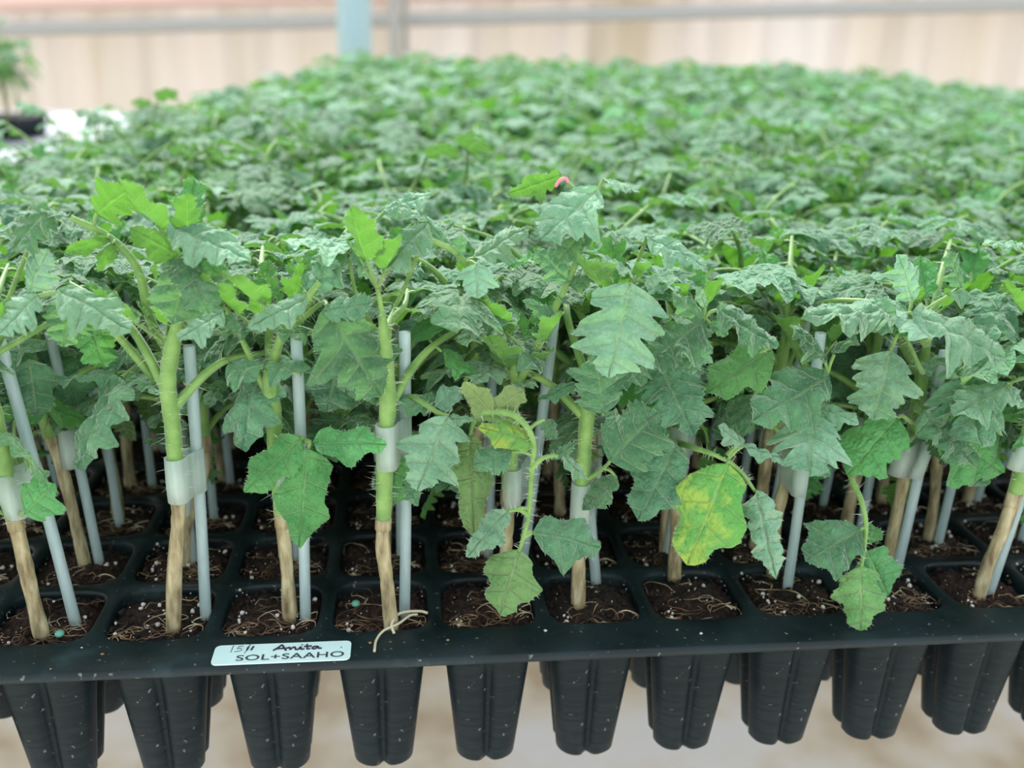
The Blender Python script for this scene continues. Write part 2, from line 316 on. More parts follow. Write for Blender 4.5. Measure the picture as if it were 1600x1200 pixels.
def compound(rng, p0, az, elev, plen, size, res, hair=0, tone=None, droop=.5):
    """petiole and rachis with a terminal leaflet and side leaflets; materials 0 petiole, 1 blade, 2 hair"""
    mb = MB(); out = np.array([math.cos(az), math.sin(az), 0]); side = np.array([-out[1], out[0], 0])
    d0 = out*math.cos(elev)+UP*math.sin(elev); e1 = elev-.75*droop-.25
    d1 = out*math.cos(e1)+UP*math.sin(e1)
    a = p0; b_ = a+d0*plen*.55; c_ = b_+(d0*.5+d1*.5)*plen*.4+side*rng.normal()*.05; e = c_+nz(d1)*plen*.45
    path = spline([a, b_, c_, e], 4 if res is not LO else 2); r = np.linspace(.038, .016, len(path))*size**.5*1.15
    tube(mb, path, r, 6 if res is not LO else 3, 0, cap=False)
    if hair: hairs(mb, path, r, rng, per=hair, m=2)
    nt_, ns_ = res; e2 = e1-.35-.35*rng.random(); dt = nz(out*math.cos(e2)+UP*math.sin(e2)+side*rng.normal()*.18)
    L = size*(.70+.22*rng.random()); nrm = UP+out*.25*rng.random()+side*rng.normal()*.28
    kw = dict(nt=nt_, ns=ns_, m=1, rng=rng, hm=2)
    blade(mb, e, e+dt*L, nrm, wr=.62+.22*rng.random(), nv=int(rng.integers(3, 6)), lobe=.42+.2*rng.random(), sag=.12+.12*rng.random(), cup=.25, wave=.035, hair=hair*.7, **kw)
    n2 = max(8, int(nt_*.7)) if res is not LO else 6; k2 = dict(kw); k2['nt'] = n2; k2['ns'] = max(5, ns_-4)
    pairs = [(.97, .46), (.66, .36)] if res is not LO else [(.9, .45)]
    for f, z in pairs:
        i = f*(len(path)-1); q = path[int(i)]
        for sg in (-1, 1):
            dd = nz(out*.45+side*sg*(1+.2*rng.normal())+UP*(-.12+.35*rng.normal()*.5)); l = size*z*(.7+.5*rng.random())
            b2 = q+dd*.09*size
            if res is not LO: tube(mb, [q, (q+b2)/2+UP*.01, b2], .014, 4, 0, cap=False)
            blade(mb, b2, b2+dd*l, UP+dd*.2+rng.normal(size=3)*.25, wr=.62+.2*rng.random(), nv=3, lobe=.35, sag=.15, cup=.25, wave=.04, hair=hair*.5, **k2)
    return mb
def shoot(rng, p0, size, res, hair=0):
    mb = MB()
    for k in range(5):
        az = k*2.4+rng.random(); el = .9+.4*rng.random()-.08*k; d = np.array([math.cos(az)*math.cos(el), math.sin(az)*math.cos(el), math.sin(el)])
        L = size*(.22+.09*k); pth = spline([p0, p0+d*L*.5], 2); tube(mb, pth, [.018, .015, .011][:len(pth)] if len(pth) == 3 else .015, 4, 0, cap=False)
        if hair: hairs(mb, pth, .015, rng, per=hair*1.6, m=2, ln=.06)
        blade(mb, p0+d*L*.4, p0+d*L*1.25, -d*.2+UP*.6-np.array([math.cos(az), math.sin(az), 0])*.5, wr=.55, nv=4, lobe=.45, sag=-.05, cup=-.3, nt=max(8, res[0]//2), ns=max(5, res[1]//2+1 | 1), m=1, rng=rng, hair=hair, hm=2)
    return mb
def stem_mb(pts, rng, zg, r0=.062, hair=0, ns=10):
    """woody rootstock below height zg, green scion above: materials 0 green, 1 bark, 2 hair"""
    path = spline(pts, 7); mb = MB(); n = len(path); f = np.linspace(0, 1, n)
    r = r0*(1.12-.12*np.minimum(1, f*6))*(1+.05*np.sin(f*31+rng.random()*6)+.03*rng.normal(size=n)); r = np.where(path[:, 2] > zg, r*1.12, r)
    r = r*np.clip(1.35-f*.55, .5, 1)*np.clip((1-f)/.22, .38, 1)
    k = int(np.argmax(path[:, 2] > zg)) if (path[:, 2] > zg).any() else n-1; k = max(2, min(k, n-3))
    tube(mb, path[:k+1], r[:k+1], ns, 1); tube(mb, path[k:], r[k:], ns, 0)
    g = path[k-1:k+2]; tube(mb, g, r0*1.16, ns, 1)                     # the collar left by the seed leaves
    if hair: hairs(mb, path[k:], r[k:], rng, per=hair, m=2, ln=.085)
    return mb
MATS = lambda tone='b': [M_PET, LEAFM[tone], M_HAIR]
SM = [M_PET, M_BARK, M_HAIR]

def template(seed, res, hair=0):
    """a list of (part name, mesh builder, tone); height about 3.3 pitches"""
    rng = np.random.default_rng(seed); parts = []
    dx, dy = rng.normal(size=2)*.10
    pts = [(0, 0, -.14), (dx*.2, dy*.2, .4), (dx*.9+.02, dy*.5, 1.0), (dx, dy, 1.6), (dx*1.3, dy*1.2, 2.15), (dx*1.2, dy*1.2, 2.5)]
    parts.append(('stem', stem_mb(pts, rng, 1.15+.2*rng.random(), hair=hair, ns=8 if res is not LO else 4), 'b'))
    pth = spline(pts, 7); az = rng.random()*6.28; nl = 8 if res is not LO else 7
    for k in range(nl):
        az += 2.4+rng.normal()*.25; z = 1.35+1.15*k/(nl-1); i = int(np.argmin(np.abs(pth[:, 2]-z))); el = .55+.55*k/(nl-1)+rng.normal()*.12
        pl = (.62+.42*k/(nl-1))*(.85+.3*rng.random()) if k < nl-1 else .55
        size = .62+.40*min(1, k/3)+.12*rng.random(); size = size if k < nl-2 else size*.85
        tone = 'b' if rng.random() < .62 else ('p' if rng.random() < .6 else 'g')
        parts.append(('leaf', compound(rng, pth[i], az, el, pl, size, res, hair=hair, droop=.35+.5*rng.random()), tone))
    for k in range(2 if res is not LO else 1):
        az += 2.4; i = int(np.argmin(np.abs(pth[:, 2]-(1.3+.35*k)))); parts.append(('leaf', compound(rng, pth[i], az, .15, .55, .52, res, hair=hair, droop=1.6), 'b' if k else 'g'))
    parts.append(('shoot_tip', shoot(rng, pth[-1]-UP*.02, 1.15, res, hair), 'g'))
    return parts

# ------------------------------------------------------------------ layout of trays and cells
NX, NY = 15, 7
TX, TY = 15.6, 7.6
def height(X, Y):                            # the crop stands taller towards the back, lower at far right
    b = 3.25+1.45*np.clip((Y-12)/26, 0, 1)
    r = np.clip((X/(Y+8)-.50)/.2, 0, 1)*np.clip((Y-12)/26, 0, 1)*.85
    l = np.clip((2.2-X)/4.5, 0, 1)*np.clip((Y-14)/24, 0, 1)*1.35
    return b-r-l
cells = []
for j in range(6):
    for i in range(3):
        for r in range(NY):
            for c in range(NX): cells.append((-2+TX*i+c+.5-(1.2 if j else 0), TY*j+r+.5, i, j, r, c))
inv = []
for (X, Y, i, j, r, c) in cells:
    px, py, z = px_of((X, Y, 2.6)); m_ = 260/z*8+60
    if -m_ < px < 1600+m_: inv.append((z, X, Y, i, j, r, c, px))
inv.sort()
# ------------------------------------------------------------------ front tray and its pots
def rsq(th, hw, cr, groove=0., gw=.16):       # rounded square radius with a groove in the middle of each side
    c, s = np.cos(th), np.sin(th); n = 5.0-3.0*cr; r = hw/((np.abs(c)**n+np.abs(s)**n)**(1/n))
    d = np.abs(np.mod(th+PI/4, PI/2)-PI/4)
    return r*(1-groove*np.exp(-(d/gw)**2))
def pot(mb, cx, cy, na=64, rings=12, m=0):
    th = np.linspace(0, 2*PI, na, endpoint=False); V = []
    for k in range(rings):
        f = k/(rings-1); z = -1.60*f; hw = .455-.165*f; g = .26*np.clip((f-.12)/.25, 0, 1)
        r = rsq(th, hw, .15+.5*f, g, .11+.06*f); V.append(np.stack([cx+r*np.cos(th), cy+r*np.sin(th), np.full(na, z)], -1))
    for f, zz in ((.90, -1.635), (.70, -1.655), (.35, -1.655)):
        r = rsq(th, .29*f, .65, .26+.10*(1-f), .17); V.append(np.stack([cx+r*np.cos(th), cy+r*np.sin(th), np.full(na, zz)], -1))
    R_ = len(V); V = np.concatenate(V); i = np.arange(R_-1)[:, None]*na; j = np.arange(na)[None, :]; k = (j+1) % na
    q = np.stack([i+j, i+na+j, i+na+k, i+k], -1).reshape(-1, 4); mb.add(V, q, m=m)
    c0 = len(V)-na; mb.add(np.vstack([V[c0:], [[cx, cy, -1.65]]]), t=[[na, (a+1) % na, a] for a in range(na)], m=m)
def plate(mb, nx, ny, x0, y0, rim=.36, na=32, zc=-.10, m=0):
    """top sheet with rounded square openings whose lips roll down into the cells, and a turned-down outer rim"""
    th = np.linspace(0, 2*PI, na, endpoint=False)+PI/4
    sq = np.stack([np.clip(1.4142*np.cos(th), -1, 1), np.clip(1.4142*np.sin(th), -1, 1)], -1)*.5
    sq = sq/np.max(np.abs(sq), axis=1)[:, None]*.5
    for yy in range(ny):
        for xx in range(nx):
            cx, cy = x0+xx+.5, y0+yy+.5; V = [np.stack([cx+sq[:, 0], cy+sq[:, 1], np.zeros(na)], -1)]
            for hw, z in ((.455, 0), (.442, -.012), (.432, -.05), (.428, zc-.12)):
                r = rsq(th, hw, .12); V.append(np.stack([cx+r*np.cos(th), cy+r*np.sin(th), np.full(na, z)], -1))
            R_ = len(V); V = np.concatenate(V); i = np.arange(R_-1)[:, None]*na; j = np.arange(na)[None, :]; k = (j+1) % na
            mb.add(V, np.stack([i+j, i+k, i+na+k, i+na+j], -1).reshape(-1, 4), m=m)
    X0, X1, Y0, Y1 = x0, x0+nx, y0, y0+ny
    prof = [(0, 0), (rim*.5, .003), (rim-.03, 0), (rim, -.012), (rim+.012, -.035), (rim+.004, -.075), (rim-.02, -.08), (rim-.03, -.03), (rim*.3, -.03), (-.02, -.03)]
    V = []; K = 24
    def ring(o):
        c = min(.22, max(0, o)); pts = []
        for (sx_, sy_, a0) in ((1, 1, 0), (-1, 1, PI/2), (-1, -1, PI), (1, -1, 3*PI/2)):
            ccx = (X1 if sx_ > 0 else X0)+sx_*(o-c); ccy = (Y1 if sy_ > 0 else Y0)+sy_*(o-c)
            for q in range(6): a = a0+q*PI/10; pts.append((ccx+c*math.cos(a), ccy+c*math.sin(a)))
        return pts
    for o, z in prof: V += [(x, y, z) for x, y in ring(o)]
    q = [[a*K+k, a*K+(k+1) % K, (a+1)*K+(k+1) % K, (a+1)*K+k] for a in range(len(prof)-1) for k in range(K)]
    mb.add(V, [f[::-1] for f in q], m=m)
RIM = .40
tr = link('plug_tray', None, loc=(-2, 0, ZB)); tag(tr, 'dark plastic plug tray at the very front with a white sticker on its rim', 'seedling tray', 'plug trays on the bench')
def child(name, mb, mats, parent, org, smooth=True, lab=None):
    o = link(name, mb.mesh(name, mats, smooth), parent); o.location = [-c*P for c in org]
    if lab: o['label'] = lab
    return o
mb = MB(); plate(mb, NX, NY, -2, 0, RIM); child('tray_top', mb, [M_TRAY], tr, (-2, 0, ZB), True)
mb = MB(); pot(mb, 0, 0); potme = mb.mesh('cell_pot', [M_POT])
for r in range(6):
    for c in range(NX):
        o = bpy.data.objects.new('cell_pot', potme); COL.objects.link(o); o.parent = tr; o.location = ((c+.5)*P, (r+.5)*P, -ZB*P)
mb = MB()
for c in range(NX): pot(mb, -2+c+.5, 6.5, 32, 6)
o = child('rear_cell_pots', mb, [M_POT], tr, (-2, 0, ZB)); o['kind'] = 'stuff'
# trays behind
mb = MB(); plate(mb, NX, NY, 0, 0, .27, na=12); plme = mb.mesh('tray_top', [M_TRAY])
mb = MB()
for r in range(NY):
    for c in range(NX): pot(mb, c+.5, r+.5, 12, 3)
ptme = mb.mesh('cell_pots', [M_POT])
def far_tray(x, y, lab, grp='plug trays on the bench'):
    e = link('plug_tray', None, loc=(x, y, ZB)); tag(e, lab, 'seedling tray', grp)
    o = link('tray_top', plme, e, (0, 0, -ZB)); o = link('cell_pots', ptme, e, (0, 0, -ZB)); o['kind'] = 'stuff'; return e
for j in range(6):
    for i in range(3):
        if (i, j) != (0, 0): far_tray(-2+TX*i-(1.2 if j else 0), TY*j, 'dark plug tray hidden under the dense seedling canopy behind the front tray')

# ------------------------------------------------------------------ soil
def soil_mesh(seed, n=30):
    rng = np.random.default_rng(seed); g = np.linspace(-1, 1, n); X, Y = np.meshgrid(g, g, indexing='ij'); r = np.maximum(np.abs(X), np.abs(Y)); th = np.arctan2(Y, X)
    R_ = rsq(th, .436, .12); d = r*R_; x = d*np.cos(th); y = d*np.sin(th)
    z = np.zeros_like(x)
    for k in range(5):
        a, b_, c_, e = rng.normal(size=4); z += .015*np.sin(x*9*a+y*9*b_+c_*3)*np.cos(y*11*e+c_)
    z += rng.normal(size=z.shape)*.013-.035-.07*r**4+.03*(1-r)
    mb = MB(); i = np.arange(n-1)[:, None]*n; j = np.arange(n-1)[None, :]
    mb.add(np.stack([x, y, z], -1).reshape(-1, 3), np.stack([i+j, i+n+j, i+n+j+1, i+j+1], -1).reshape(-1, 4))
    ir = rsq(np.linspace(0, 2*PI, 24, endpoint=False), .432, .12); t = np.linspace(0, 2*PI, 24, endpoint=False)   # side of the plug
    V = np.concatenate([np.stack([ir*s*np.cos(t), ir*s*np.sin(t), np.full(24, zz)], -1) for s, zz in ((.93, -.11), (.62, -.5), (.40, -1.45))]); k = (np.arange(24)+1) % 24; a = np.arange(24)
    mb.add(V, np.concatenate([np.stack([o_+a, o_+24+a, o_+24+k, o_+k], -1) for o_ in (0, 24)]))
    for _ in range(120):                                               # peat crumbs
        p = np.array([rng.uniform(-.40, .40), rng.uniform(-.40, .40), -.035+rng.random()*.03]); s = .010+.022*rng.random()**2
        v = np.array([[1, 0, 0], [-1, 0, 0], [0, 1, 0], [0, -1, 0], [0, 0, 1], [0, 0, -1]], float)*s*(.6+.9*rng.random((6, 1)))
        mb.add(v @ np.linalg.qr(rng.normal(size=(3, 3)))[0]+p, t=[[0, 2, 4], [2, 1, 4], [1, 3, 4], [3, 0, 4], [2, 0, 5], [1, 2, 5], [3, 1, 5], [0, 3, 5]])
    return mb
def roots_mb(seed, n):
    rng = np.random.default_rng(seed); mb = MB()
    for _ in range(n):
        edge = rng.random() < .65; p = np.array([rng.uniform(-.40, .40), rng.uniform(-.42, -.25) if edge else rng.uniform(-.3, .4), .0]); a = rng.random()*6.28; pts = [p]
        ka = rng.normal()*.5; st = .05+.05*rng.random()
        for q in range(int(rng.integers(4, 9))):
            a += ka+rng.normal()*.55; p = p+np.array([math.cos(a)*st, math.sin(a)*st*.8, 0]); p[0] = np.clip(p[0], -.41, .41); p[1] = np.clip(p[1], -.41, .41)
            p[2] = .0+.035*rng.random()-.03*(max(abs(p[0]), abs(p[1]))/.41)**4; pts.append(p.copy())
        r = .0028+.0055*rng.random()**3; path = spline(pts, 3); tube(mb, path, np.linspace(r, r*.6, len(path)), 4)
    return mb
def perlite_mb(seed, n=26):
    rng = np.random.default_rng(seed); mb = MB()
    th = np.linspace(0, 2*PI, 6, endpoint=False); v = [[0, 0, 1]]+[[.87*math.cos(a), .87*math.sin(a), .5] for a in th]+[[.87*math.cos(a), .87*math.sin(a), -.5] for a in th+.5]+[[0, 0, -1]]
    t = [[0, 1+k, 1+(k+1) % 6] for k in range(6)]+[[7+k, 1+(k+1) % 6, 1+k] for k in range(6)]+[[7+k, 7+(k+1) % 6, 1+(k+1) % 6] for k in range(6)]+[[13, 7+(k+1) % 6, 7+k] for k in range(6)]
    for _ in range(n):
        s = .005+.020*rng.random()**3; p = [rng.uniform(-.40, .40), rng.uniform(-.41, .40), rng.uniform(-.02, .012)]
        mb.add(np.array(v)*s*(.7+.6*rng.random((14, 1)))+p, t=t)
    return mb
soils = [soil_mesh(k).mesh('soil_plug', [M_SOIL]) for k in range(6)]
rootm = [roots_mb(20+k, 26 if k < 3 else 13).mesh('fine_roots', [M_ROOT]) for k in range(6)]
perlm = [perlite_mb(40+k, (26, 40, 16, 34)[k]).mesh('perlite_grains', [M_PERL]) for k in range(4)]
ORD = ['first', 'second', 'third', 'fourth', 'fifth', 'sixth', 'seventh', 'eighth', 'ninth', 'tenth', 'eleventh', 'twelfth', 'thirteenth', 'fourteenth', 'fifteenth', 'sixteenth', 'seventeenth', 'eighteenth', 'nineteenth', 'twentieth']
def soil_place():
    rng = np.random.default_rng(5); byrow = {}
    for r in range(NY):
        vis = []
        for c in range(NX):
            X = -2+c+.5; px, py, z = px_of((X, r+.5, 0))
            if -110 < px < 1710: vis.append((px, c))
        for k, (px, c) in enumerate(sorted(vis)):
            X = -2+c+.5; o = link('soil_plug', soils[int(rng.integers(6))], None, (X, r+.5, -.02))
            lab = f'dark peat plug in the {ORD[r]} row of cells from the front, {ORD[k]} from the left' if r < 4 else f'dark peat plug in the {ORD[r]} row of cells, hidden in the shade of the leaves'
            tag(o, lab, 'soil', 'peat plugs in the front tray')
            if r < 4:
                q = link('fine_roots', rootm[int(rng.integers(0, 3)) if (r == 0 and k < 4) else int(rng.integers(6))], o); q['kind'] = 'stuff'; q['label'] = 'pale curly root fibres'
                q = link('perlite_grains', perlm[int(rng.integers(4))], o); q['kind'] = 'stuff'; q['label'] = 'white perlite grains'
soil_place()

# ------------------------------------------------------------------ stakes and clips
def stake(bot, top, lab, grp, r=.048):
    bot = np.asarray(bot, float); top = np.asarray(top, float); L = np.linalg.norm(top-bot); d = top-bot
    mb = MB(); n = 8; pth = [bot+d*k/n+np.array([.012*math.sin(3*k/n), 0, 0]) for k in range(n+1)]
    pth = np.array(pth)-bot; a = 12; mb2 = MB(); tube(mb, pth, r, a, 0, cap=False); tube(mb, pth[::-1], r*.72, a, 0, cap=False)
    e = len(pth)*a-a; nn = mb.n//2                                       # ring that closes the open end of the tube
    mb.q.append(np.array([[e+k, e+(k+1) % a, nn+(a-(k+1)) % a, nn+(a-k) % a] for k in range(a)])); mb.qm.append(np.zeros(a, int))
    mb.q = mb.q[:-1]; mb.qm = mb.qm[:-1]
    o = link('support_stake', mb.mesh('support_stake', [M_STAKE]), None, bot); return tag(o, lab, 'plant stake', grp)
def clip(c, s, lab, h=.40, tilt=0., face=None):
    """translucent sleeve gripping the stem (centre c) and the stake (centre s)"""
    c = np.asarray(c, float); s = np.asarray(s, float); mid = (c+s)/2; ax = s-c; ax[2] = 0; hd = np.linalg.norm(ax)/2; ax = nz(ax) if hd > 1e-3 else np.array([1., 0, 0]); ay = np.cross(UP, ax)
    rc, rs = .092, .075; out = []
    for k in range(11): a = PI/2+PI*k/10; out.append((-hd+rc*math.cos(a), rc*math.sin(a)))
    out.append((-hd+.10, -.062)); out.append((hd-.10, -.055))
    for k in range(11): a = -PI/2+PI*k/10; out.append((hd+rs*math.cos(a), rs*math.sin(a)))
    out.append((hd-.09, .055)); out.append((-hd+.11, .062))
    out = np.array(out); inn = out*np.array([.965, .84]); n = len(out); V = []
    tz = np.array([math.sin(tilt), 0, math.cos(tilt)])
    for o2, z in ((out, -h/2), (out*1.02, -h*.2), (out, h/2), (inn, h/2), (inn, -h/2)):
        V += [ax*x+ay*y+tz*z for x, y in o2]
    q = [[r*n+k, r*n+(k+1) % n, ((r+1) % 5)*n+(k+1) % n, ((r+1) % 5)*n+k] for r in range(5) for k in range(n)]
    mb = MB(); mb.add(V, q)
    mb2 = MB(); o = link('grafting_clip', mb.mesh('grafting_clip', [M_CLIP]), None, mid); return tag(o, lab, 'grafting clip', 'silicone grafting clips')

